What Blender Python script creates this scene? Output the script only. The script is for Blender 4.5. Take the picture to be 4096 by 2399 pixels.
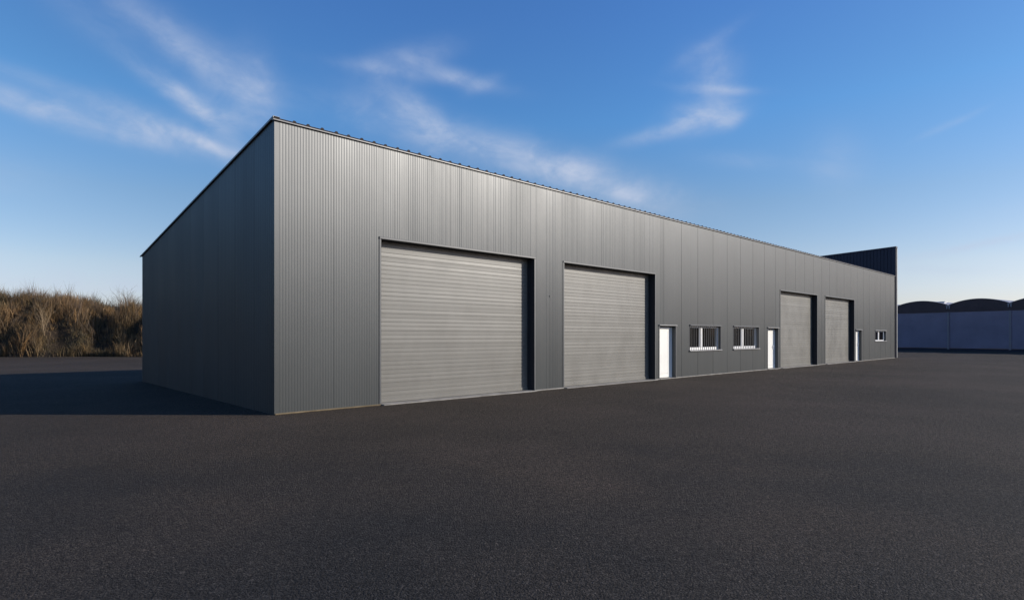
import bpy, math, random
import numpy as np
from mathutils import Vector, Matrix, noise as mnoise

D = bpy.data
for o in list(D.objects): D.objects.remove(o)
SC = bpy.context.scene
COL = SC.collection
R = math.radians

# ------------------------------------------------------------------ camera
cam_d = D.cameras.new('camera'); cam = D.objects.new('camera', cam_d); COL.objects.link(cam)
cam.location = (0, 0, 1.65); cam.rotation_euler = (R(90), 0, 0)
cam_d.sensor_width = 36; cam_d.lens = 20.47; cam_d.shift_y = 0.0353
cam_d.clip_start = 0.1; cam_d.clip_end = 6000
SC.camera = cam

# ------------------------------------------------------------------ light
SUN_AZ = R(-1.0)        # angle of the sun's bearing from +X
SUN_EL = R(20.5)
sdir = Vector((math.cos(SUN_EL)*math.cos(SUN_AZ), math.cos(SUN_EL)*math.sin(SUN_AZ), math.sin(SUN_EL)))
sl = D.lights.new('sun', 'SUN'); so = D.objects.new('sun', sl); COL.objects.link(so)
sl.energy = 5.0; sl.angle = R(0.5); sl.color = (1.0, 0.935, 0.84)
so.rotation_euler = (-sdir).to_track_quat('-Z', 'Y').to_euler()

W = D.worlds.new('World'); SC.world = W; W.use_nodes = True
nt = W.node_tree; nt.nodes.clear()
def N(t, **k):
    n = nt.nodes.new(t)
    for a, b in k.items(): setattr(n, a, b)
    return n
def LK(a, b): nt.links.new(a, b)
def M(op, a, b=None, clamp=False):
    n = N('ShaderNodeMath', operation=op); n.use_clamp = clamp
    for i, v in enumerate((a, b)):
        if v is None: continue
        if isinstance(v, (int, float)): n.inputs[i].default_value = v
        else: LK(v, n.inputs[i])
    return n.outputs[0]
sky = N('ShaderNodeTexSky'); sky.sky_type = 'NISHITA'; sky.sun_disc = False
sky.sun_elevation = SUN_EL; sky.sun_rotation = math.atan2(sdir.x, sdir.y)
sky.altitude = 100; sky.air_density = 1.0; sky.dust_density = 0.35; sky.ozone_density = 3.0
tc = N('ShaderNodeTexCoord'); sp = N('ShaderNodeSeparateXYZ'); LK(tc.outputs['Generated'], sp.inputs[0])
AZ = M('ARCTAN2', sp.outputs[0], sp.outputs[1]); EL = M('ARCSINE', sp.outputs[2])
# wispy cirrus: streak noise inside soft elongated patches of the sky (bearing, height, half length, half width, tilt, density)
def nz(rot, sx, sy, scale, detail=7, rough=.62, dist=0.0, off=0.0):
    c = N('ShaderNodeCombineXYZ'); LK(AZ, c.inputs[0]); LK(EL, c.inputs[1]); c.inputs[2].default_value = off
    m = N('ShaderNodeMapping'); m.vector_type = 'TEXTURE'; m.inputs['Rotation'].default_value = (0, 0, rot)
    m.inputs['Scale'].default_value = (1/sx, 1/sy, 1); LK(c.outputs[0], m.inputs[0])
    n = N('ShaderNodeTexNoise'); n.inputs['Scale'].default_value = scale; n.inputs['Detail'].default_value = detail
    n.inputs['Roughness'].default_value = rough; n.inputs['Distortion'].default_value = dist
    LK(m.outputs[0], n.inputs['Vector']); return n.outputs['Fac']
# domain warp of the patch borders
WX = M('MULTIPLY', M('SUBTRACT', nz(0, 1, 1, 5, 3, .5, off=3.3), .5), .045)
WY = M('MULTIPLY', M('SUBTRACT', nz(0, 1, 1, 5, 3, .5, off=9.1), .5), .03)
AZW = M('ADD', AZ, WX); ELW = M('ADD', EL, WY)
streak = nz(R(-16), 1.0, 1.9, 8.5, 9, .58, .8)
fine = nz(R(-10), 1.0, 2.6, 22, 7, .6, .5, 5.0)
tex = M('ADD', M('MULTIPLY', streak, .72), M('MULTIPLY', fine, .28))
tex = M('MULTIPLY', M('SUBTRACT', tex, .33), 2.4, clamp=True)
patches = [  # azimuth deg, elevation deg, half length, half width, tilt (down to the right), density
 (180,288,240,30,8,1.0),(420,325,160,28,12,1.0),(520,362,62,15,15,.8),(470,258,95,22,27,1.15),(430,112,175,36,30,.5),
 (565,170,140,42,18,.55),(640,225,75,45,80,.5),(580,292,75,26,18,.55),(60,185,120,20,8,.3),(240,70,120,40,25,.2),
 (1010,140,90,22,-14,.5),(960,175,110,12,3,.4),(1135,192,85,15,13,.7),(1188,205,34,12,-22,.5),(990,248,62,28,24,.85),
 (1050,290,80,26,35,.4),(1110,345,170,38,18,.5),(930,285,120,30,8,.3),(1330,410,200,36,14,.7),(1480,455,170,34,17,.85),(1580,500,80,20,16,.6),
 (1752,182,52,44,20,.8),(1760,225,80,9,9,.75),(1735,120,70,14,-25,.35),(1728,290,66,32,-4,1.0),(1655,320,95,15,-12,.75),(1800,300,36,16,-20,.6),
 (2340,302,46,9,-18,.4),(2400,604,170,11,-7,.7),(2270,662,110,12,6,.3),(2060,400,60,60,60,.3),(1830,400,110,18,10,.22),
 (120,700,420,62,0,.75),(-420,330,300,60,5,.5),(3000,420,300,50,-8,.5)]
tot = None
for (px, py, hl, hw, tilt, dens) in patches:
    az = math.atan((px-1260)/1433); el = math.atan((827-py)/1433*math.cos(az))
    k = math.cos(az)**2
    hl2, hw2, t = hl/1433*k*(.6+.4/k if k < .8 else 1), hw/1433*max(k, .6), R(tilt)
    dx = M('SUBTRACT', AZW, az); dy = M('SUBTRACT', ELW, el)
    a = M('ADD', M('MULTIPLY', dx, math.cos(t)/hl2), M('MULTIPLY', dy, -math.sin(t)/hl2))
    b = M('ADD', M('MULTIPLY', dx, math.sin(t)/hw2), M('MULTIPLY', dy, math.cos(t)/hw2))
    r2 = M('ADD', M('MULTIPLY', a, a), M('MULTIPLY', b, b))
    g = M('MULTIPLY', M('POWER', 2.718, M('MULTIPLY', r2, -.8)), dens)
    tot = g if tot is None else M('ADD', tot, g)
def sm0(v, a, b):
    r_ = N('ShaderNodeMapRange'); r_.interpolation_type = 'SMOOTHSTEP'; LK(v, r_.inputs[0]); r_.inputs[1].default_value = a; r_.inputs[2].default_value = b
    r_.inputs[3].default_value = .5; return r_.outputs[0]
cl = M('MULTIPLY', M('MULTIPLY', tot, M('ADD', tex, .50)), M('MULTIPLY', sm0(nz(R(10), 1.0, 1.5, 11, 5, .6, .4, 2.0), .32, .62), .62), clamp=True)
mixc = N('ShaderNodeMixRGB'); mixc.blend_type = 'MIX'; LK(cl, mixc.inputs[0])
hs = N('ShaderNodeHueSaturation'); hs.inputs['Saturation'].default_value = 1.18; hs.inputs['Value'].default_value = 1.0
ramp = N('ShaderNodeValToRGB'); LK(M('MULTIPLY', EL, 1/R(60), clamp=True), ramp.inputs[0]); cr = ramp.color_ramp
cr.elements[0].position = .0; cr.elements[0].color = (.38, .35, .47, 1); cr.elements[1].position = 1; cr.elements[1].color = (.46, .51, .64, 1)
for p_, c_ in ((.05, (.46, .385, .44, 1)), (.10, (.56, .43, .425, 1)), (.33, (.46, .54, .60, 1)), (.2, (.55, .46, .445, 1)), (.48, (.47, .52, .635, 1))):
    e_ = cr.elements.new(p_); e_.color = c_
mul = N('ShaderNodeMixRGB'); mul.blend_type = 'MULTIPLY'; mul.inputs[0].default_value = 1
LK(hs.outputs[0], mul.inputs[1]); LK(ramp.outputs[0], mul.inputs[2]); hs.inputs['Value'].default_value = 2.0
LK(sky.outputs[0], hs.inputs['Color'])
def sm(v, a, b):
    r_ = N('ShaderNodeMapRange'); r_.interpolation_type = 'SMOOTHSTEP'; LK(v, r_.inputs[0]); r_.inputs[1].default_value = a; r_.inputs[2].default_value = b; return r_.outputs[0]
mul2 = N('ShaderNodeMixRGB'); mul2.blend_type = 'MULTIPLY'; LK(M('MULTIPLY', sm(M('ABSOLUTE', AZ), .2, .75), sm(EL, .20, .38)), mul2.inputs[0])
LK(mul.outputs[0], mul2.inputs[1]); mul2.inputs[2].default_value = (1.0, .93, .88, 1); LK(mul2.outputs[0], mixc.inputs[1]); mixc.inputs[2].default_value = (3.5, 4.0, 5.1, 1)
bg = N('ShaderNodeBackground'); bg.inputs[1].default_value = 0.15; LK(mixc.outputs[0], bg.inputs[0])
wo = N('ShaderNodeOutputWorld'); LK(bg.outputs[0], wo.inputs[0])

SC.view_settings.view_transform = 'Standard'; SC.view_settings.look = 'None'
SC.view_settings.exposure = 0.0; SC.view_settings.gamma = 1.0
SC.render.engine = 'CYCLES'

# ------------------------------------------------------------------ materials
def mat(name, col, rough=.6, metal=0.0, spec=.5, bump=None, vary=None, coat=0.0, attr=None, coord='Object', rvary=None):
    m = D.materials.new(name); m.use_nodes = True; t = m.node_tree; b = t.nodes['Principled BSDF']
    b.inputs['Base Color'].default_value = (*col, 1); b.inputs['Roughness'].default_value = rough
    b.inputs['Metallic'].default_value = metal; b.inputs['Specular IOR Level'].default_value = spec
    b.inputs['Coat Weight'].default_value = coat
    tcn = t.nodes.new('ShaderNodeTexCoord')
    def noisen(scale, detail=5, stretch=None):
        n = t.nodes.new('ShaderNodeTexNoise'); n.inputs['Scale'].default_value = scale; n.inputs['Detail'].default_value = detail
        if stretch:
            mp = t.nodes.new('ShaderNodeMapping'); mp.inputs['Scale'].default_value = stretch
            t.links.new(tcn.outputs[coord], mp.inputs[0]); t.links.new(mp.outputs[0], n.inputs['Vector'])
        else: t.links.new(tcn.outputs[coord], n.inputs['Vector'])
        return n
    src = None
    if attr:
        a = t.nodes.new('ShaderNodeAttribute'); a.attribute_name = attr; src = a.outputs['Color']
        t.links.new(src, b.inputs['Base Color'])
    if vary:                     # (scale, amount, stretch)
        n = noisen(vary[0], 6, vary[2] if len(vary) > 2 else None)
        r = t.nodes.new('ShaderNodeMapRange'); r.inputs[1].default_value = .3; r.inputs[2].default_value = .7
        r.inputs[3].default_value = 1-vary[1]; r.inputs[4].default_value = 1+vary[1]
        t.links.new(n.outputs['Fac'], r.inputs[0])
        mm = t.nodes.new('ShaderNodeVectorMath'); mm.operation = 'SCALE'
        if src: t.links.new(src, mm.inputs[0])
        else: mm.inputs[0].default_value = col
        t.links.new(r.outputs[0], mm.inputs['Scale']); t.links.new(mm.outputs[0], b.inputs['Base Color'])
    if rvary:
        n = noisen(rvary[0], 4, rvary[2])
        r = t.nodes.new('ShaderNodeMapRange'); r.inputs[1].default_value = .3; r.inputs[2].default_value = .7
        r.inputs[3].default_value = rough-rvary[1]; r.inputs[4].default_value = rough+rvary[1]
        t.links.new(n.outputs['Fac'], r.inputs[0]); t.links.new(r.outputs[0], b.inputs['Roughness'])
    if bump:                     # (scale, strength, distance, stretch)
        n = noisen(bump[0], 4, bump[3] if len(bump) > 3 else None)
        bp = t.nodes.new('ShaderNodeBump'); bp.inputs['Strength'].default_value = bump[1]; bp.inputs['Distance'].default_value = bump[2]
        t.links.new(n.outputs['Fac'], bp.inputs['Height']); t.links.new(bp.outputs[0], b.inputs['Normal'])
    return m

CLAD = mat('anthracite_cladding', (.036, .040, .040), .50, 0, 1.0, vary=(1.2, .10, (1, 1, .12)), bump=(1.3, .5, .012, (1, 1, .35)), rvary=(.9, .04, (1, 1, .2)))
# the close upright ribbing spreads reflections sideways
_t = CLAD.node_tree; _g = _t.nodes.new('ShaderNodeNewGeometry'); _c = _t.nodes.new('ShaderNodeVectorMath'); _c.operation = 'CROSS_PRODUCT'
_t.links.new(_g.outputs['True Normal'], _c.inputs[0]); _c.inputs[1].default_value = (0, 0, 1)
_b = _t.nodes['Principled BSDF']; _b.inputs['Anisotropic'].default_value = .68; _t.links.new(_c.outputs[0], _b.inputs['Tangent'])
CLADD = mat('navy_cladding', (.024, .026, .045), .5, 0, .3, vary=(1.5, .10, (1, 1, .2)))
REVEAL = mat('dark_reveal_paint', (.03, .032, .038), .6, .0, .3)
SHUT = mat('grey_shutter_paint', (.148, .141, .125), .42, 0, .60, vary=(2.2, .07, (1, 1, .5)), bump=(1.6, .35, .004), rvary=(2, .05, (1, 1, .6)))
TRIM = mat('grey_flashing', (.075, .077, .08), .45, .1, .5, vary=(3, .1))
TRIML = mat('galvanised_flashing', (.23, .225, .22), .45, .2, .5, vary=(3, .12))
WHITE = mat('white_pvc', (.80, .79, .78), .35, 0, .5, vary=(4, .03))
WHITE2 = mat('white_door_panel', (.80, .78, .73), .4, 0, .5, vary=(2, .03))
GLASS = mat('dark_window_glass', (.006, .0055, .006), .04, 0, .12, vary=(3, .3))
STEEL = mat('bar_steel', (.16, .155, .15), .45, .2, .5)
SEAL = mat('black_gap', (.008, .008, .010), .8)
CONC = mat('pale_concrete', (.27, .25, .225), .9, 0, .3, vary=(3, .3), bump=(30, .5, .01))
CONCY = mat('yellowed_concrete', (.15, .115, .07), .9, 0, .3, vary=(3, .35))
ROOF = mat('steel_roofing', (.20, .20, .205), .45, .5, .5, vary=(2, .1))
ROOFE = mat('dark_rib_end', (.030, .022, .020), .9)  # dark caps on the hollow rib ends and the strip below them
BLUEW = mat('blue_grey_sheeting', (.26, .215, .27), .5, .15, .5, vary=(.6, .12))
FASC = mat('dark_brown_fascia', (.080, .050, .050), .7, 0, .4, vary=(1, .15))
PIPE = mat('blue_grey_pipe', (.33, .30, .32), .5, .2, .5)
VENT = mat('vent_metal', (.55, .58, .62), .4, .3, .5)
TWIG = mat('twig_bark', (.10, .07, .045), .9, 0, .2, vary=(4, .3))
TWIGG = mat('grey_twig_bark', (.105, .085, .070), .9, 0, .2, vary=(4, .3))
TWIGP = mat('pale_stem_bark', (.20, .145, .09), .9, 0, .2, vary=(4, .3))
GRASS = mat('dry_grass', (.2, .13, .07), .85, 0, .25, attr='tint')
EARTH = mat('dry_earth', (.045, .031, .020), .95, 0, .2, vary=(.8, .35), bump=(6, .8, .08))

GLASS.node_tree.nodes['Principled BSDF'].inputs['IOR'].default_value = 1.16
# asphalt: aggregate grain at several sizes, pale chips, broad worn and dusty patches, painted foreground falloff
ASPH = D.materials.new('asphalt'); ASPH.use_nodes = True
t = ASPH.node_tree; B = t.nodes['Principled BSDF']
tcn = t.nodes.new('ShaderNodeTexCoord')
def an(kind, scale, **k):
    n = t.nodes.new(kind)
    for a, b in k.items(): n.inputs[a].default_value = b
    n.inputs['Scale'].default_value = scale; t.links.new(tcn.outputs['Object'], n.inputs['Vector']); return n
def amap(s, a, b, c, d_):
    r = t.nodes.new('ShaderNodeMapRange'); t.links.new(s, r.inputs[0])
    for i, v in enumerate((a, b, c, d_)): r.inputs[i+1].default_value = v
    return r.outputs[0]
def am(op, a, b):
    n = t.nodes.new('ShaderNodeMath'); n.operation = op
    for i, v in enumerate((a, b)):
        if isinstance(v, (int, float)): n.inputs[i].default_value = v
        else: t.links.new(v, n.inputs[i])
    return n.outputs[0]
v1 = an('ShaderNodeTexVoronoi', 130); v2 = an('ShaderNodeTexVoronoi', 62)
n1 = an('ShaderNodeTexNoise', 42, Detail=8, Roughness=.75); n2 = an('ShaderNodeTexNoise', .22, Detail=5, Roughness=.55)
n3 = an('ShaderNodeTexNoise', 1.1, Detail=6, Roughness=.6)
c1 = t.nodes.new('ShaderNodeSeparateColor'); t.links.new(v1.outputs['Color'], c1.inputs[0])
c2 = t.nodes.new('ShaderNodeSeparateColor'); t.links.new(v2.outputs['Color'], c2.inputs[0])
g = am('MULTIPLY', amap(c1.outputs[0], 0, 1, .45, 1.55), amap(c2.outputs[0], 0, 1, .60, 1.40))
g = am('MULTIPLY', g, amap(n1.outputs['Fac'], .3, .7, .3, 1.7))
n4 = an('ShaderNodeTexNoise', 15, Detail=5, Roughness=.8)
g = am('MULTIPLY', g, amap(n4.outputs['Fac'], .3, .7, .50, 1.50))
g = am('MULTIPLY', g, amap(n2.outputs['Fac'], .3, .7, .84, 1.16))
g = am('MULTIPLY', g, amap(n3.outputs['Fac'], .3, .7, .93, 1.07))
# foreground light falloff painted into the colour: darker and bluer around the camera, ragged border
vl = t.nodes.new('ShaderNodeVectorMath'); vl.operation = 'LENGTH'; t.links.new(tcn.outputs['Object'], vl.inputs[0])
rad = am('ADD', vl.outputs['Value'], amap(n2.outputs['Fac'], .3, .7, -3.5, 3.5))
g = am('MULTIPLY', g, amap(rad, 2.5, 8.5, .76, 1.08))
chip = amap(c2.outputs[1], .986, 1.0, 0, 1.5)
g = am('ADD', g, chip)
tint = t.nodes.new('ShaderNodeMixRGB'); t.links.new(amap(n2.outputs['Fac'], .4, .62, 0, 1), tint.inputs[0])
tint.inputs[1].default_value = (.0470, .0360, .0268, 1); tint.inputs[2].default_value = (.0530, .0395, .0300, 1)
sc = t.nodes.new('ShaderNodeVectorMath'); sc.operation = 'SCALE'
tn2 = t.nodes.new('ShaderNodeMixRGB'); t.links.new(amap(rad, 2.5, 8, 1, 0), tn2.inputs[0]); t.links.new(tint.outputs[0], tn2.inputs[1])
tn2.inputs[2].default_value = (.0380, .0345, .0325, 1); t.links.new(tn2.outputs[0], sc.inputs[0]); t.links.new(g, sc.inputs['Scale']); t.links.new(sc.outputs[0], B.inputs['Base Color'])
B.inputs['Roughness'].default_value = .88; B.inputs['Specular IOR Level'].default_value = .2
hgt = am('ADD', am('MULTIPLY', v1.outputs['Distance'], -.5), am('MULTIPLY', v2.outputs['Distance'], -.9))
hgt = am('ADD', hgt, am('MULTIPLY', n1.outputs['Fac'], .9))
bp = t.nodes.new('ShaderNodeBump'); bp.inputs['Strength'].default_value = .9; bp.inputs['Distance'].default_value = .018
t.links.new(hgt, bp.inputs['Height']); t.links.new(bp.outputs[0], B.inputs['Normal'])

# ------------------------------------------------------------------ helpers
class MB:
    def __init__(s): s.v = []; s.f = []; s.m = []
    def quad(s, a, b, c, d, m=0):
        i = len(s.v); s.v += [a, b, c, d]; s.f.append((i, i+1, i+2, i+3)); s.m.append(m)
    def poly(s, pts, m=0):
        i = len(s.v); s.v += list(pts); s.f.append(tuple(range(i, i+len(pts)))); s.m.append(m)
    def box(s, x0, y0, z0, x1, y1, z1, m=0, b=0.0):
        if b > 0:      # chamfer on the front (-y) edges
            b = min(b, (x1-x0)/3, (z1-z0)/3, (y1-y0)/2)
            s.quad((x0+b, y0, z0+b), (x1-b, y0, z0+b), (x1-b, y0, z1-b), (x0+b, y0, z1-b), m)
            s.quad((x0, y0+b, z0), (x1, y0+b, z0), (x1-b, y0, z0+b), (x0+b, y0, z0+b), m)
            s.quad((x1, y0+b, z0), (x1, y0+b, z1), (x1-b, y0, z1-b), (x1-b, y0, z0+b), m)
            s.quad((x1, y0+b, z1), (x0, y0+b, z1), (x0+b, y0, z1-b), (x1-b, y0, z1-b), m)
            s.quad((x0, y0+b, z1), (x0, y0+b, z0), (x0+b, y0, z0+b), (x0+b, y0, z1-b), m)
            y0 = y0+b
        else: s.quad((x0, y0, z0), (x1, y0, z0), (x1, y0, z1), (x0, y0, z1), m)
        s.quad((x1, y1, z0), (x0, y1, z0), (x0, y1, z1), (x1, y1, z1), m)
        s.quad((x0, y1, z0), (x0, y0, z0), (x0, y0, z1), (x0, y1, z1), m)
        s.quad((x1, y0, z0), (x1, y1, z0), (x1, y1, z1), (x1, y0, z1), m)
        s.quad((x0, y0, z1), (x1, y0, z1), (x1, y1, z1), (x0, y1, z1), m)
        s.quad((x0, y1, z0), (x1, y1, z0), (x1, y0, z0), (x0, y0, z0), m)
    def tube(s, p, q, r0, r1, n=8, m=0):
        p = Vector(p); q = Vector(q); d = (q-p).normalized()
        a = d.orthogonal().normalized(); b = d.cross(a)
        P = [tuple(p+(a*math.cos(6.2832*i/n)+b*math.sin(6.2832*i/n))*r0) for i in range(n)]
        Q = [tuple(q+(a*math.cos(6.2832*i/n)+b*math.sin(6.2832*i/n))*r1) for i in range(n)]
        for i in range(n): s.quad(P[i], P[(i+1) % n], Q[(i+1) % n], Q[i], m)
        s.poly(P[::-1], m); s.poly(Q, m)
    def build(s, name, mats, parent=None):
        me = D.meshes.new(name); me.from_pydata(s.v, [], s.f)
        for x in (mats if isinstance(mats, (list, tuple)) else [mats]): me.materials.append(x)
        me.polygons.foreach_set('material_index', s.m); me.update()
        o = D.objects.new(name, me); COL.objects.link(o)
        if parent: o.parent = parent
        return o
def tag(o, label=None, cat=None, group=None, kind=None):
    if label: o['label'] = label
    if cat: o['category'] = cat
    if group: o['group'] = group
    if kind: o['kind'] = kind
    return o

# ------------------------------------------------------------------ ground
g = MB(); g.quad((-2500, -2500, -.02), (2500, -2500, -.02), (2500, 2500, -.02), (-2500, 2500, -.02))
tag(g.build('ground', EARTH), 'bare brown earth reaching the horizon around the yard', 'ground', kind='structure')
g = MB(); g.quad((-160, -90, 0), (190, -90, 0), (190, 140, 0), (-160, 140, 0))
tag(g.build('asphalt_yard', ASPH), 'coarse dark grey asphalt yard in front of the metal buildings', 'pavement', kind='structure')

# ------------------------------------------------------------------ main building (local x along the front, y inwards)
TH = R(43.2)
bld = D.objects.new('industrial_building', None); COL.objects.link(bld)
bld.location = (-4.97, 12.19, 0); bld.rotation_euler = (0, 0, TH)
tag(bld, 'long anthracite metal industrial unit with four roller doors and a sloping roof', 'building')
L, DEP, HF, HB = 46.55, 12.5, 6.15, 4.52
rz = lambda y: HF + (HB-HF)*y/DEP

shut = [(2.52, 7.73), (9.07, 14.19), (25.60, 30.66), (31.95, 37.12)]
SH_T = 3.97
doors = [(14.50, 15.64), (24.10, 25.33), (37.42, 38.62)]
DR_T = 2.05
wins = [(16.72, 19.29, 1.07, 2.07), (20.50, 23.08, 1.07, 2.07), (41.60, 44.20, 1.31, 2.03)]
openings = [(a, b, 0, SH_T) for a, b in shut] + [(a, b, 0, DR_T) for a, b in doors] + list(wins)
PAN = 1.276; S0 = 14.80
seams = [1.32, 2.9, 4.6, 5.87, 7.15] + [S0+PAN*k for k in range(-5, 26) if 8 < S0+PAN*k < 46.2]
random.seed(4)
def amp(s): return .0026 if s < 2.9 else (.0034 if s < 14.8 else .0013)
def front():
    P = PAN/20
    pts = []        # (s, y, mat)
    k = 0; s = .09
    while s < L-.02:
        a = amp(s); j = random.uniform(.8, 1.2) if s < 2.9 else (random.choice([.3, .7, 1, 1.3, 1.7]) if s < 14.8 else 1)
        if s < 14.8: pts += [(s+P*q/8, -a*j*(.5-.5*math.cos(6.28318*q/8))) for q in range(8)]
        else: pts += [(s, 0), (s+P*.22, -a), (s+P*.62, -a), (s+P*.84, 0)]
        s += P
    pts = [p for p in pts if p[0] < L]
    out = []
    for (x, y) in pts:
        if any(abs(x-q) < .022 for q in seams): continue
        if any(abs(x-o[0]) < .05 or abs(x-o[1]) < .05 for o in openings): y = 0
        out.append((x, y))
    for q in seams:
        if q > 2.8 and any(o[0]-.05 < q < o[1]+.05 and o[2] == 0 and o[3] < 0 for o in openings): continue
        w_, d_ = (.0025, .004) if q < 14 else (.0055, .014)
        out += [(q-w_-.002, -.001), (q-w_, d_), (q+w_, d_), (q+w_+.002, -.001)]
    for o in openings:
        out += [(o[0], 0), (o[1], 0)]
    out += [(0, 0), (L, 0)]
    out = sorted(set(out))
    # one slow random lean per panel so neighbouring sheets catch the light a little differently
    pan = sorted([0]+seams+[L]); lean = [random.uniform(-1, 1) for _ in pan]
    mb = MB()
    def off(x, z):
        i = max(j for j, q in enumerate(pan) if q <= x+1e-6)
        return lean[i]*.0015*math.sin(math.pi*z/HF)
    zs = [0, 1.06, 1.31, 2.04, 2.06, 2.07, 3.97, 5.0, HF]
    for (a, b) in zip(out[:-1], out[1:]):
        if b[0]-a[0] < 1e-6: continue
        mid = (a[0]+b[0])/2
        cuts = [(o[2], o[3]) for o in openings if o[0] < mid < o[1]]
        z0 = .0
        spans = []
        cuts.sort()
        for c0, c1 in cuts:
            if c0 > z0: spans.append((z0, c0))
            z0 = c1
        spans.append((z0, HF))
        for (p, q) in spans:
            mb.quad((a[0], a[1], p), (b[0], b[1], p), (b[0], b[1], q), (a[0], a[1], q))
    return mb
front().build('front_wall', CLAD, bld)

# side wall facing the left of the picture (x = 0 plane)
mb = MB(); ys = [0]; y = .05; prof = [(0, 0)]
side_seams = [1.15+PAN*k for k in range(0, 9)]
while y < DEP:
    if not any(abs(y-q) < .06 for q in side_seams): prof += [(y, 0), (y+.02, -.0025), (y+.06, -.0025), (y+.08, 0)]
    y += PAN/12
for q in side_seams: prof += [(q-.005, 0), (q-.003, .008), (q+.003, .008), (q+.005, 0)]
prof += [(DEP, 0)]; prof = sorted(p for p in set(prof) if p[0] <= DEP)
for a, b in zip(prof[:-1], prof[1:]):
    mb.quad((b[1], b[0], 0), (a[1], a[0], 0), (a[1], a[0], rz(a[0])+.055), (b[1], b[0], rz(b[0])+.055))
mb.build('side_wall', CLAD, bld)
mb = MB(); mb.quad((L, DEP, 0), (0, DEP, 0), (0, DEP, HB), (L, DEP, HB)); mb.build('rear_wall', CLAD, bld)

# corner flashing
mb = MB(); mb.box(-.012, -.016, .02, .085, .0, HF-.02); mb.box(-.012, .0, .02, -.003, .09, HF-.03)
mb.build('corner_flashing', CLAD, bld)

# roof sheet with ribs running down the slope
mb = MB(); E0 = -.035
x = -.03; k = 0
sl_ = (HB-HF)/DEP
def rq(x0, z0, x1, z1, m=0):
    ya, yb = E0, DEP+.15
    mb.quad((x0, ya, rz(ya)+z0), (x1, ya, rz(ya)+z1), (x1, yb, rz(yb)+z1), (x0, yb, rz(yb)+z0), m)
ribx = [.40+.32*i for i in range(0, 145)]
prev = -.05; z_b = .062
for rx in ribx:
    if rx > L-.1: break
    j = random.uniform(-.012, .012); rx += j
    hh = .034+random.uniform(-.006, .006)
    rq(prev, z_b, rx-.045, z_b); rq(rx-.045, z_b, rx-.022, z_b+hh); rq(rx-.022, z_b+hh, rx+.022, z_b+hh); rq(rx+.022, z_b+hh, rx+.045, z_b)
    ya = E0+.001
    mb.poly([(rx-.045, ya, rz(ya)+z_b), (rx+.045, ya, rz(ya)+z_b), (rx+.022, ya, rz(ya)+z_b+hh), (rx-.022, ya, rz(ya)+z_b+hh)], 1)
    prev = rx+.045
rq(prev, z_b, L, z_b)
mb.quad((-.05, E0, rz(E0)+z_b-.02), (L, E0, rz(E0)+z_b-.02), (L, E0, rz(E0)+z_b), (-.05, E0, rz(E0)+z_b), 1)
mb.build('roof', [ROOF, ROOFE], bld)
# eaves flashing (pale) and verge flashing
mb = MB()
x = -.05
while x < L:
    x2 = min(x+3.0, L); mb.box(x+.002, -.045, HF+.012, x2-.002, .03, HF+.038, b=.004); x = x2
mb.build('eaves_flashing', TRIML, bld)
mb = MB()
ya, yb = -.045, DEP+.16
for (x0, x1, z0, z1) in ((-.050, -.035, .045, .078), (-.050, .10, .078, .085)):
    a0, a1, b0, b1 = rz(ya)+z0, rz(ya)+z1, rz(yb)+z0, rz(yb)+z1
    mb.quad((x0, yb, b0), (x0, ya, a0), (x0, ya, a1), (x0, yb, b1)); mb.quad((x0, ya, a0), (x1, ya, a0), (x1, ya, a1), (x0, ya, a1))
    mb.quad((x1, ya, a0), (x1, yb, b0), (x1, yb, b1), (x1, ya, a1)); mb.quad((x0, ya, a1), (x1, ya, a1), (x1, yb, b1), (x0, yb, b1))
    mb.quad((x0, yb, b0), (x1, yb, b0), (x1, ya, a0), (x0, ya, a0)); mb.quad((x1, yb, b0), (x0, yb, b0), (x0, yb, b1), (x1, yb, b1))
mb.build('verge_flashing', TRIML, bld)

# raised end wall standing above the roof
GX0, GX1, GY0, GY1 = L, L+.36, -.06, DEP+.2
gz = lambda y: 8.40-.0386*y
mb = MB()
pr = []; y = GY0+.30
pr.append((GY0, 0))
while y < GY1-.1:
    pr += [(y-.022, 0), (y-.015, .03), (y+.015, .03), (y+.022, 0)]; y += .232
pr.append((GY1, 0))
for a, b in zip(pr[:-1], pr[1:]):
    mb.quad((GX0+b[1], b[0], 0), (GX0+a[1], a[0], 0), (GX0+a[1], a[0], gz(a[0])), (GX0+b[1], b[0], gz(b[0])))
mb.quad((GX1, GY0, 0), (GX1, GY1, 0), (GX1, GY1, gz(GY1)), (GX1, GY0, gz(GY0)))
mb.quad((GX0, GY0, 0), (GX0+.06, GY0, 0), (GX0+.06, GY0, gz(GY0)), (GX0, GY0, gz(GY0)))
mb.quad((GX0+.06, GY0, 0), (GX0+.06, GY0+.05, 0), (GX0+.06, GY0+.05, gz(GY0)), (GX0+.06, GY0, gz(GY0)))
mb.quad((GX0+.06, GY0+.05, 0), (GX0+.14, GY0+.05, 0), (GX0+.14, GY0+.05, gz(GY0)), (GX0+.06, GY0+.05, gz(GY0)), 1)
mb.quad((GX0+.14, GY0+.05, 0), (GX0+.14, GY0, 0), (GX0+.14, GY0, gz(GY0)), (GX0+.14, GY0+.05, gz(GY0)))
mb.quad((GX0+.14, GY0, 0), (GX1, GY0, 0), (GX1, GY0, gz(GY0)), (GX0+.14, GY0, gz(GY0)))
mb.quad((GX1, GY1, 0), (GX0, GY1, 0), (GX0, GY1, gz(GY1)), (GX1, GY1, gz(GY1)))
mb.quad((GX0, GY0, gz(GY0)), (GX1, GY0, gz(GY0)), (GX1, GY1, gz(GY1)), (GX0, GY1, gz(GY1)))
gw = mb.build('raised_end_wall', [CLADD, SEAL], bld); gw['label'] = 'dark navy ribbed upstand wall'
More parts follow.
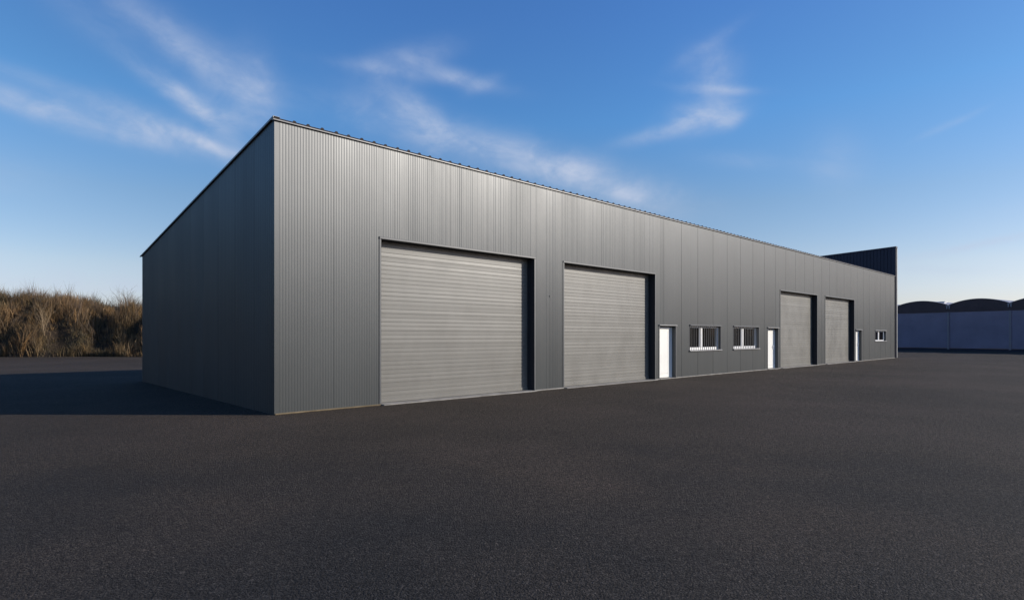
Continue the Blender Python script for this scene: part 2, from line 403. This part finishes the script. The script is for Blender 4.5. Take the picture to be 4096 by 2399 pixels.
mb = MB()
x0, x1, ya, yb = GX0-.03, GX1+.03, GY0-.03, GY1+.03
for (p, q) in ((ya, yb),):
    z0a, z0b = gz(p)-.10, gz(q)-.10; z1a, z1b = gz(p)+.03, gz(q)+.03
    mb.quad((x0, q, z0b), (x0, p, z0a), (x0, p, z1a), (x0, q, z1b)); mb.quad((x1, p, z0a), (x1, q, z0b), (x1, q, z1b), (x1, p, z1a))
    mb.quad((x0, p, z0a), (x1, p, z0a), (x1, p, z1a), (x0, p, z1a)); mb.quad((x1, q, z0b), (x0, q, z0b), (x0, q, z1b), (x1, q, z1b))
    mb.quad((x0, p, z1a), (x1, p, z1a), (x1, q, z1b), (x0, q, z1b)); mb.quad((x0, q, z0b), (x1, q, z0b), (x1, p, z0a), (x0, p, z0a))
mb.build('coping', CLADD, gw)
mb = MB(); mb.box(GX0+.16, GY0-.03, .02, GX1+.015, GY0-.002, gz(0)-.12, b=.01); mb.build('edge_flashing', TRIML, gw)

# plinth line under the sheeting
cur = 0
edges = sorted([(a, b) for a, b in shut+doors])
for a, b in edges+[(L, L)]:
    mb = MB()
    if cur < 1: mb.box(cur, -.03, 0, a-.01, .0, .032, b=.008); mb.build('plinth', CONCY, bld)['label'] = 'yellowish concrete plinth strip'
    else: mb.box(cur+.01, -.03, 0, a-.01, .0, .035, b=.008); mb.build('plinth', CONC, bld)
    cur = b

def reveal_mb(a, b, z0, z1, d, soff=True, sill=False):
    m = MB()
    m.quad((a, 0, z0), (a, d, z0), (a, d, z1), (a, 0, z1)); m.quad((b, d, z0), (b, 0, z0), (b, 0, z1), (b, d, z1))
    m.quad((a, d, z1), (b, d, z1), (b, 0, z1), (a, 0, z1))
    if sill: m.quad((a, 0, z0), (b, 0, z0), (b, d, z0), (a, d, z0))
    return m
def flange_mb(a, b, z0, z1, w=.05, p=.016, bottom=False):
    m = MB()
    m.box(a-w, -p, z0, a+.002, .004, z1, b=.004); m.box(b-.002, -p, z0, b+w, .004, z1, b=.004)
    m.box(a-w, -p-.012, z1, b+w, .004, z1+w*1.1, b=.006)
    return m

# roller doors
RD = .27
for i, (a, b) in enumerate(shut):
    rnd = random.Random(20+i)
    m = MB(); p = .1065; z = .07; yb_ = RD
    n = int((SH_T-.07)/p)
    for k in range(n+1):
        z0 = .07+k*p; z1 = min(z0+p, SH_T)
        if z1-z0 < .02: break
        t1 = rnd.uniform(-.0007, .0007); w1 = rnd.choice([1, 1, 1, .45, .8])
        f0 = yb_-.011+t1; f1 = yb_-.011-t1
        prof = [(z0, yb_-.008), (z0+.001, yb_-.011+.010*w1), (z0+.009, yb_-.011+.010*w1), (z0+.012, f0), (z0+.05, f0-.0004), (z1-.004, f1), (z1, yb_-.008)]
        # long sheets ripple slightly along their length
        xs = [a-.02, a+.5, (a+b)/2, b-.6, b+.02]
        rp = [rnd.uniform(-.0003, .0003) for _ in xs]
        for (pa, pb) in zip(prof[:-1], prof[1:]):
            for j in range(4):
                m.quad((xs[j], pa[1]+rp[j], pa[0]), (xs[j+1], pa[1]+rp[j+1], pa[0]), (xs[j+1], pb[1]+rp[j+1], pb[0]), (xs[j], pb[1]+rp[j], pb[0]))
    rd = m.build('roller_door', SHUT, bld); rd['group'] = 'grey roller doors of the unit'
    m = MB(); m.box(a, RD-.03, .03, b, RD+.03, .115, b=.006); m.build('bottom_rail', SHUT, rd)
    reveal_mb(a, b, 0, SH_T, RD+.08).build('reveal', REVEAL, rd)
    for (p_, q_) in ((a+.001, a+.035), (b-.035, b-.001)):
        m = MB(); m.box(p_, RD-.07, .027, q_, RD-.02, SH_T-.002); m.build('guide_rail', REVEAL, rd)
    flange_mb(a, b, .0, SH_T).build('door_flashing', TRIM if i else TRIM, rd)
    m = MB(); m.box(a+.002, -.14, 0, b-.002, RD+.05, .026, b=.012); m.build('threshold', CONC, rd)

# entrance doors
for i, (a, b) in enumerate(doors):
    d0 = .15; H = DR_T-.05
    m = MB(); lz0, lz1 = .045, H-.06
    la, lb = a+.09, b-.16
    m.box(la, d0+.03, lz0, lb, d0+.08, lz1, b=.004)
    # raised field of the leaf
    if i == 2:
        m.box(la+.13, d0+.022, 1.35, lb-.13, d0+.031, lz1-.12, b=.006); m.box(la+.13, d0+.022, .22, lb-.13, d0+.031, 1.24, b=.006)
    else: m.box(la+.12, d0+.018, .20, lb-.12, d0+.031, lz1-.13, b=.008)
    leaf = m.build('entrance_door', WHITE2, bld); leaf['group'] = 'white entrance doors of the unit'
    m = MB()
    m.box(a, d0, .03, a+.085, d0+.09, H, b=.006); m.box(b-.07, d0, .03, b, d0+.09, H, b=.006); m.box(b-.155, d0+.02, .03, b-.075, d0+.09, H, b=.006)
    m.box(a+.085, d0, H-.055, b-.155, d0+.09, H, b=.006)
    m.build('door_frame', WHITE, leaf)
    m = MB(); m.box(lb-.117, d0+.027, .185, lb-.105, d0+.0302, lz1-.115)
    m.build('panel_seal', REVEAL, leaf)
    if i: 
        m = MB(); hx = lb-.06; m.box(hx-.02, d0+.005, .98, hx+.02, d0+.031, 1.20, b=.004)
        m.tube((hx, d0+.01, 1.13), (hx, d0-.035, 1.13), .009, .009); m.tube((hx+.01, d0-.03, 1.13), (hx-.13, d0-.03, 1.13), .010, .009)
        m.build('handle', VENT, leaf)
    reveal_mb(a, b, 0, DR_T, d0+.09).build('reveal', CLAD, leaf)
    for (p_, q_) in ((a-.05, a+.002), (b-.002, b+.05)):
        m = MB(); m.box(p_, -.014, 0, q_, .004, DR_T-.006, b=.004); m.build('door_flashing', TRIM, leaf)
    m = MB(); m.box(a-.06, -.055, DR_T-.005, b+.07, .004, DR_T+.04, b=.01); m.build('drip_flashing', TRIML, leaf)
    m = MB(); m.box(a+.002, -.05, 0, b-.002, d0+.1, .03, b=.01); m.build('threshold', CONC, leaf)

# windows
for i, (a, b, z0, z1) in enumerate(wins):
    d0 = .11; m = MB(); fw = .055; mid = (a+b)/2-.30 if i < 2 else (a+b)/2-.25
    mid = a+(b-a)*.42 if i < 2 else a+(b-a)*.47
    bot = .12 if i < 2 else .07
    m.box(a, d0, z0, b, d0+.07, z0+bot, b=.006); m.box(a, d0, z1-.075, b, d0+.07, z1, b=.006)
    m.box(a, d0, z0+bot, a+.07, d0+.07, z1-.075, b=.006); m.box(b-.16, d0, z0+bot, b, d0+.07, z1-.075, b=.006)
    m.box(mid-.10, d0-.005, z0+bot, mid-.012, d0+.07, z1-.075, b=.006); m.box(mid+.012, d0-.01, z0+bot, mid+.12, d0+.07, z1-.075, b=.006)
    m.box(mid-.012, d0+.02, z0+bot, mid+.012, d0+.07, z1-.075)
    win = m.build('window', WHITE, bld); win['group'] = 'windows of the unit'
    if i == 2: win['label'] = 'unbarred white framed window at the far end'
    for (p, q) in ((a+.07, mid-.10), (mid+.12, b-.16)):
        m = MB(); m.box(p, d0+.04, z0+bot, q, d0+.055, z1-.075); m.build('pane', GLASS, win)
    reveal_mb(a, b, z0, z1, d0+.07, sill=True).build('reveal', CLAD, win)
    m = MB(); m.box(a-.06, -.06, z0-.045, b+.08, .05, z0+.004, b=.01); m.build('sill', TRIML, win)
    m = MB(); m.box(a-.03, -.05, z1-.004, b+.03, .004, z1+.05, b=.01); m.box(a-.035, -.012, z0, a+.002, .004, z1, b=.003); m.box(b-.002, -.012, z0, b+.035, .004, z1, b=.003)
    m.build('window_flashing', TRIM if i < 2 else TRIML, win)
    if i < 2:
        nb = 15
        for k in range(nb):
            s = a+.06+(b-a-.14)*k/(nb-1)
            m = MB(); m.tube((s, .045, z0+.004), (s, .045, z1-.004), .011, .011, 6)
            m.box(s-.018, .03, z0+.004, s+.018, .06, z0+.012)
            m.build('security_bar', STEEL, win)
m = MB(); m.box(8.41, -.03, 2.88, 8.432, -.001, 2.90, b=.003); m.tube((8.42, -.02, 2.88), (8.42, -.02, 2.84), .004, .004, 6); m.build('wall_bracket', TRIML, bld)

# ------------------------------------------------------------------ arched warehouse to the right
aw = D.objects.new('arched_warehouse', None); COL.objects.link(aw)
wd = Vector((.549, -.836, 0)).normalized()
aw.location = (50.3, 67.1, 0); aw.rotation_euler = (0, 0, math.atan2(wd.y, wd.x))
tag(aw, 'dark blue warehouse with a row of shallow barrel vault roofs across the yard', 'building')
BW = 5.62; DEPW = 26; VAL, RISE, FB = 5.20, .60, 4.42
for k in range(-3, 4):
    x0 = k*BW; x1 = x0+BW; w0, w1 = x0+.09, x1-.09
    m = MB(); z = .26; p = (FB-.26)/37
    while z < FB-.05:
        z1 = min(z+p, FB)
        m.quad((w0, .02, z), (w1, .02, z), (w1, .0, z+.03), (w0, .0, z+.03)); m.quad((w0, .0, z+.03), (w1, .0, z+.03), (w1, .0, z1-.03), (w0, .0, z1-.03))
        m.quad((w0, .0, z1-.03), (w1, .0, z1-.03), (w1, .02, z1), (w0, .02, z1)); z = z1
    m.build('wall_panel', BLUEW, aw)
    m = MB(); n = 28
    pts = [(x0+BW*i/n, VAL+RISE*(1-((i/n-.5)*2)**2)) for i in range(n+1)]
    for (xa, za), (xb, zb) in zip(pts[:-1], pts[1:]):
        m.quad((xa, -.05, FB), (xb, -.05, FB), (xb, -.05, zb), (xa, -.05, za))
    m.quad((x0, -.05, FB), (x0, .02, FB), (x1, .02, FB), (x1, -.05, FB))
    fa = m.build('fascia', FASC, aw)
    m = MB()
    for (xa, za), (xb, zb) in zip(pts[:-1], pts[1:]):
        m.quad((xa, -.10, za), (xb, -.10, zb), (xb, DEPW, zb), (xa, DEPW, za)); m.quad((xa, -.10, za+.04), (xb, -.10, zb+.04), (xb, DEPW, zb+.04), (xa, DEPW, za+.04))
        m.quad((xa, -.10, za), (xb, -.10, zb), (xb, -.10, zb+.04), (xa, -.10, za+.04))
    m.build('barrel_roof', PIPE, aw)
    # column between bays with two downpipes, gutter end at the valley
    m = MB(); m.box(x0-.088, -.03, .2, x0+.088, .05, FB-.002)
    po = m.build('column', BLUEW, aw)
    for s in (-.055, .055):
        m = MB(); m.tube((x0+s, -.075, .15), (x0+s, -.075, FB-.05), .035, .035, 8); m.build('downpipe', PIPE, po)
    m = MB(); m.box(x0-.16, -.16, VAL-.42, x0-.06, -.055, VAL-.05, b=.01); m.box(x0+.06, -.16, VAL-.42, x0+.16, -.055, VAL-.05, b=.01); m.box(x0-.22, -.14, VAL-.10, x0+.22, -.06, VAL-.02, b=.01)
    m.build('gutter_end', PIPE, po)
m = MB(); m.box(-3*BW-.1, -.04, 0, 4*BW+.1, .1, .20); m.build('plinth', CLADD, aw)
m = MB()
for (xx, s) in ((-3*BW, 1), (4*BW, -1)): m.quad((xx, 0, 0), (xx, DEPW, 0), (xx, DEPW, VAL), (xx, 0, VAL))
m.quad((-3*BW, DEPW, 0), (4*BW, DEPW, 0), (4*BW, DEPW, VAL), (-3*BW, DEPW, VAL)); m.build('outer_wall', BLUEW, aw)
m = MB(); m.box(-1.45, 1.0, 5.38, -.78, 1.6, 5.66); m.box(-1.52, .93, 5.66, -.70, 1.67, 5.72, b=.01); m.build('roof_vent', VENT, aw)

# ------------------------------------------------------------------ overgrown embankment at the left
def fbm(x, y, z=0, o=4): return mnoise.fractal(Vector((x, y, z)), .9, 2.0, o)
hollows = [  # px, py, radius x, radius slope, depth in metres, lean
 (208, 768, .75, .55, .95), (222, 795, .7, .5, .95), (246, 820, .75, .5, .8), (150, 808, .9, .5, .8), (168, 838, .8, .5, .85),
 (325, 790, .6, .9, 1.0), (262, 845, .9, .35, .6), (120, 790, .8, .3, .5), (20, 850, .9, .5, .5), (295, 855, .6, .35, .5)]
HL = []
for px, py, rx, rs, dp in hollows:
    Dd = 48.2; X = (px-1260)/1433*Dd; Z = 1.65+(827-py)/1433*Dd; HL.append((X, Z, rx, rs, dp))
def foot(x): return 46.5 - .75*max(0, -62-x) + .35*math.sin(x*.35) + .25*math.sin(x*.9+1)  # unseen bend at the far left added to darken the side wall's reflection
def bank(x, y):
    t_ = (y-foot(x))/4.2
    if t_ <= 0: return -.05
    top = 3.55 + .75*max(0, min(1, (-37.5-x)/3)) + .25*fbm(x*.18, 3.1)
    s_ = min(1, t_); prof = (1-(1-s_)**1.7)
    z = top*prof + max(0, t_-1)*.12
    z += .38*fbm(x*.55, y*.55, 2)*min(1, t_*2)
    for X, Z, rx, rs, dp in HL:
        q = ((x-X)/rx)**2 + ((top*prof-Z)/(rs*1.3))**2
        if q < 5: z -= dp*math.exp(-q*.9)*1.0
    return max(z, -.05)
GX = np.arange(-120, 26.01, .25); GYs = np.concatenate([np.arange(4, 45.5, .8), np.arange(45.6, 54, .2), np.arange(54, 80, 1.0), [84, 92, 110]])
HG = np.array([[bank(float(x), float(y)) for x in GX] for y in GYs])
vv = [(float(GX[j]), float(GYs[i]), float(HG[i, j])) for i in range(len(GYs)) for j in range(len(GX))]
nx = len(GX)
ff = [(i*nx+j, i*nx+j+1, (i+1)*nx+j+1, (i+1)*nx+j) for i in range(len(GYs)-1) for j in range(nx-1)]
me = D.meshes.new('embankment'); me.from_pydata(vv, [], ff); me.materials.append(EARTH); me.update()
me.polygons.foreach_set('use_smooth', [True]*len(ff))
eo = D.objects.new('embankment', me); COL.objects.link(eo)
tag(eo, 'earth bank rising behind the yard at the left of the long building', 'bank', kind='structure')
def zat(X, Y):
    xi = np.clip((X-GX[0])/.25, 0, nx-1.001); j = xi.astype(int); fx = xi-j
    i = np.clip(np.searchsorted(GYs, Y, side='right')-1, 0, len(GYs)-2); fy = (Y-GYs[i])/(GYs[i+1]-GYs[i])
    return (HG[i, j]*(1-fx)+HG[i, j+1]*fx)*(1-fy)+(HG[i+1, j]*(1-fx)+HG[i+1, j+1]*fx)*fy

rng = np.random.default_rng(7)
def blades(name, n, x0, x1, y0, y1, hmin, hmax, wid, cols, clump=None, leanmax=.35, label=None, cat=None):
    X = rng.uniform(x0, x1, n); Y = rng.uniform(y0, y1, n)
    if clump:       # gather into tufts
        nc = clump; cx = rng.uniform(x0, x1, nc); cy = rng.uniform(y0, y1, nc); ch = rng.uniform(.45, 1.6, nc); cc = rng.integers(0, len(cols), nc)
        ca = rng.uniform(0, 6.283, nc); cl_ = rng.uniform(0, .5, nc)**1.5*1.4
        big = np.array([mnoise.noise(Vector((float(a)*.45, float(b)*.45, 5.0))) for a, b in zip(cx, cy)]); ch *= np.clip(1+1.5*big, .35, 1.9)
        rust = np.array([mnoise.noise(Vector((float(a)*.35, float(b)*.35, 9.0))) for a, b in zip(cx, cy)])
        sg = rng.choice([.10, .16, .30], nc)
        k = rng.integers(0, nc, n); X = cx[k]+rng.normal(0, 1, n)*sg[k]; Y = cy[k]+rng.normal(0, 1, n)*sg[k]
    else: k = None
    keep = Y > 46.3 + .35*np.sin(X*.35) + .25*np.sin(X*.9+1) - .02
    X, Y = X[keep], Y[keep]; n = len(X)
    if k is not None: k = k[keep]
    Z = zat(X, Y)-.03
    H = rng.uniform(hmin, hmax, n); 
    ang = rng.uniform(0, 6.283, n); lean = rng.uniform(0, leanmax, n)
    lx, ly = np.cos(ang)*lean, np.sin(ang)*lean
    if k is not None:
        H = H*ch[k]; lx += np.cos(ca[k])*cl_[k]; ly += np.sin(ca[k])*cl_[k]
    # lower near the foot, sparser and flattened in the hollows
    dip = np.zeros(n)
    for (hx, hz, rx, rs, dp) in HL: dip = np.maximum(dip, np.exp(-(((X-hx)/rx)**2+((Z-hz+.4)/(rs*1.2))**2)))
    H = H*(1-.75*dip); ok = rng.uniform(0, 1, n) > dip*.9
    X, Y, Z, H, lx, ly = [q[ok] for q in (X, Y, Z, H, lx, ly)]; kk = k[ok] if k is not None else None; n = len(X)
    a = rng.uniform(0, 3.1416, n); wx, wy = np.cos(a)*wid*.5, np.sin(a)*wid*.5
    wj = rng.uniform(.6, 1.5, n); wx *= wj; wy *= wj
    V = np.zeros((n, 5, 3))
    V[:, 0] = np.stack([X-wx, Y-wy, Z], 1); V[:, 1] = np.stack([X+wx, Y+wy, Z], 1)
    mx, my, mz = X+lx*H*.4, Y+ly*H*.4, Z+H*.6
    V[:, 2] = np.stack([mx+wx*.8, my+wy*.8, mz], 1); V[:, 3] = np.stack([mx-wx*.8, my-wy*.8, mz], 1)
    V[:, 4] = np.stack([X+lx*H*1.1, Y+ly*H*1.1, Z+H], 1)
    me = D.meshes.new(name); me.vertices.add(n*5); me.vertices.foreach_set('co', V.reshape(-1).astype(np.float32))
    base = np.arange(n)*5
    loops = np.stack([base, base+1, base+2, base+3, base+3, base+2, base+4], 1).reshape(-1)
    me.loops.add(n*7); me.loops.foreach_set('vertex_index', loops.astype(np.int32))
    st = np.stack([np.arange(n)*7, np.arange(n)*7+4], 1).reshape(-1)
    me.polygons.add(n*2); me.polygons.foreach_set('loop_start', st.astype(np.int32))
    me.update(calc_edges=True); me.validate()
    C = np.array(cols)
    ci = cc[kk] if kk is not None else rng.integers(0, len(cols), n)
    rr = rng.integers(0, len(cols), n); ci = np.where(rng.uniform(0, 1, n) < .3, rr, ci)
    if kk is not None: C = C*1.0
    c = C[ci]*.88*(1+.9*rust[kk][:, None]*np.array([1.0, .8, .75])) *rng.uniform(.45, 1.7, (n, 1))
    at = me.color_attributes.new('tint', 'FLOAT_COLOR', 'POINT')
    cv = np.ones((n, 5, 4)); cv[:, :, :3] = c[:, None, :]
    at.data.foreach_set('color', cv.reshape(-1).astype(np.float32))
    me.materials.append(GRASS)
    o = D.objects.new(name, me); COL.objects.link(o)
    tag(o, label, cat, kind='stuff'); return o
BR = [(.185, .118, .055), (.150, .092, .042), (.215, .148, .080), (.105, .066, .036), (.185, .108, .044), (.130, .092, .058)]
blades('dry_grass', 170000, -56, -22, 46.2, 54.5, .25, .85, .020, BR, clump=4200, leanmax=.35, label='thick brown dry grass covering the face of the earth bank', cat='grass')
blades('dead_stalks', 18000, -60, -24, 47.5, 58, .35, 1.15, .018, [(.11, .08, .055), (.08, .06, .05), (.15, .11, .075)], clump=700, leanmax=.3, label='taller thin dead stalks standing along the top of the bank', cat='weeds')
blades('dry_grass_fringe', 9000, -56, -24, 46.25, 46.9, .12, .38, .025, [(.19, .135, .08), (.13, .09, .05), (.09, .06, .04)], clump=420, leanmax=.5, label='short pale grass fringe where the bank meets the asphalt', cat='grass')

def shrub(name, px, py, dist, w, h, seed, material, label, nst=22, thick=.018, levels=3, spread=1.0, group='bare shrubs on the bank'):
    X = (px-1260)/1433*dist
    Z = float(zat(np.array([X]), np.array([dist]))[0])-.05
    r = random.Random(seed); m = MB()
    def grow(p, d, ln, rad, lv):
        q = p; n = 3
        for i in range(n):
            d2 = (d+Vector((r.gauss(0, .12), r.gauss(0, .12), r.gauss(.03, .08)))).normalized()
            q2 = q+d2*ln/n; ra = rad*(1-.28*i/n); rb = rad*(1-.28*(i+1)/n)
            m.tube(tuple(q), tuple(q2), ra, rb, 3); q = q2; d = d2
            if lv > 0:
                for _ in range(r.choice([1, 2, 2])):
                    dd = (d+Vector((r.gauss(0, .5), r.gauss(0, .5), r.gauss(.1, .25)))).normalized()
                    grow(q, dd, ln*r.uniform(.35, .62), rb*.6, lv-1)
    for i in range(nst):
        a = r.uniform(0, 6.283); e = abs(r.gauss(0, .45))*spread*w/h
        d = Vector((math.cos(a)*e, math.sin(a)*e*.7, 1)).normalized()
        grow(Vector((r.gauss(0, w*.10), r.gauss(0, w*.08), 0)), d, h*r.uniform(.55, .95), thick*r.uniform(.6, 1.2), levels-1)
    o = m.build(name, material); o.location = (X, dist, Z)
    tag(o, label, 'shrub', group); return o
shrub('bare_shrub', 313, 740, 51.5, 2.2, 1.9, 1, TWIGG, 'grey leafless shrub with a pointed top on the bank nearest the building', nst=30, levels=3)
shrub('bare_shrub', 343, 745, 52.0, 1.4, 1.2, 2, TWIGG, 'low dark shrub on the bank top touching the building edge', nst=16)
shrub('bare_shrub', 60, 740, 51.0, 2.0, 1.25, 3, TWIG, 'tall thin bare shrub on the highest part of the bank', nst=24)
shrub('bare_shrub', 15, 740, 51.5, 2.4, 1.2, 4, TWIG, 'bare brown shrub at the left end of the bank top', nst=26)
shrub('bare_shrub', 105, 742, 51.0, 1.8, 1.0, 5, TWIG, 'spreading bare shrub where the bank top starts to drop', nst=20)
shrub('pale_stemmed_shrub', 108, 850, 47.6, 1.2, 2.6, 6, TWIGP, 'pale stemmed upright shrub in front of the bank at the left', nst=8, thick=.014, levels=3, spread=.35)
shrub('bare_shrub', 180, 740, 52.5, 2.0, .8, 9, TWIGG, 'low twiggy shrub in the dip of the bank skyline', nst=18)

# ------------------------------------------------------------------ unseen tree belts added on either side to darken reflections in sheeting and panes
def added_wood(name, pts, label, seed, hm=10.5, cw=2.6, k=900, big=1.0):
    r = np.random.default_rng(seed); P = []
    for (xa, ya), (xb, yb) in zip(pts[:-1], pts[1:]):
        n = max(2, int(math.hypot(xb-xa, yb-ya)/3.4))
        for i in range(n): P.append((xa+(xb-xa)*i/n+r.normal(0, 1.2), ya+(yb-ya)*i/n+r.normal(0, 1.2)))
    m = MB(); V = []
    for (x, y) in P:
        h = hm*r.uniform(.75, 1.15); m.tube((x, y, -.1), (x+r.normal(0, .2), y, h*.7), .22, .07, 6)
        u = r.normal(0, 1, (k, 3)); u /= np.linalg.norm(u, axis=1)[:, None]; q = r.uniform(0, 1, k)**.4
        for c, qq in zip(u, q):
            px_, py_, pz_ = x+c[0]*qq*cw, y+c[1]*qq*cw, h*.52+c[2]*qq*h*.47
            if pz_ < .3: pz_ = .3+r.uniform(0, 1)
            a_ = r.normal(0, 1, 3); a_ /= np.linalg.norm(a_); b_ = np.cross(a_, r.normal(0, 1, 3)); b_ /= np.linalg.norm(b_); sz = r.uniform(.18, .42)*big
            o_ = np.array((px_, py_, pz_)); m.quad(tuple(o_-a_*sz), tuple(o_-b_*sz*.5), tuple(o_+a_*sz), tuple(o_+b_*sz*.5), 1)
    o = m.build(name, [TWIG, LEAF]); tag(o, label, 'added_wood', kind='stuff')
LEAF = mat('added_dark_foliage', (.035, .045, .022), .8, 0, .25, vary=(.5, .4))
added_wood('added_wood_belt', [(-62, 54), (-84, 46), (-94, 24), (-92, -4), (-80, -34)], 'added unseen belt of dark trees left of the yard, darkening the wall reflections', 31, 21, 3.6, 1300, 1.5)
added_wood('added_wood_belt', [(118, 62), (124, 20), (122, -40), (100, -80)], 'added unseen belt of dark trees far right of the yard, darkening the pane and wall reflections', 32, 10)
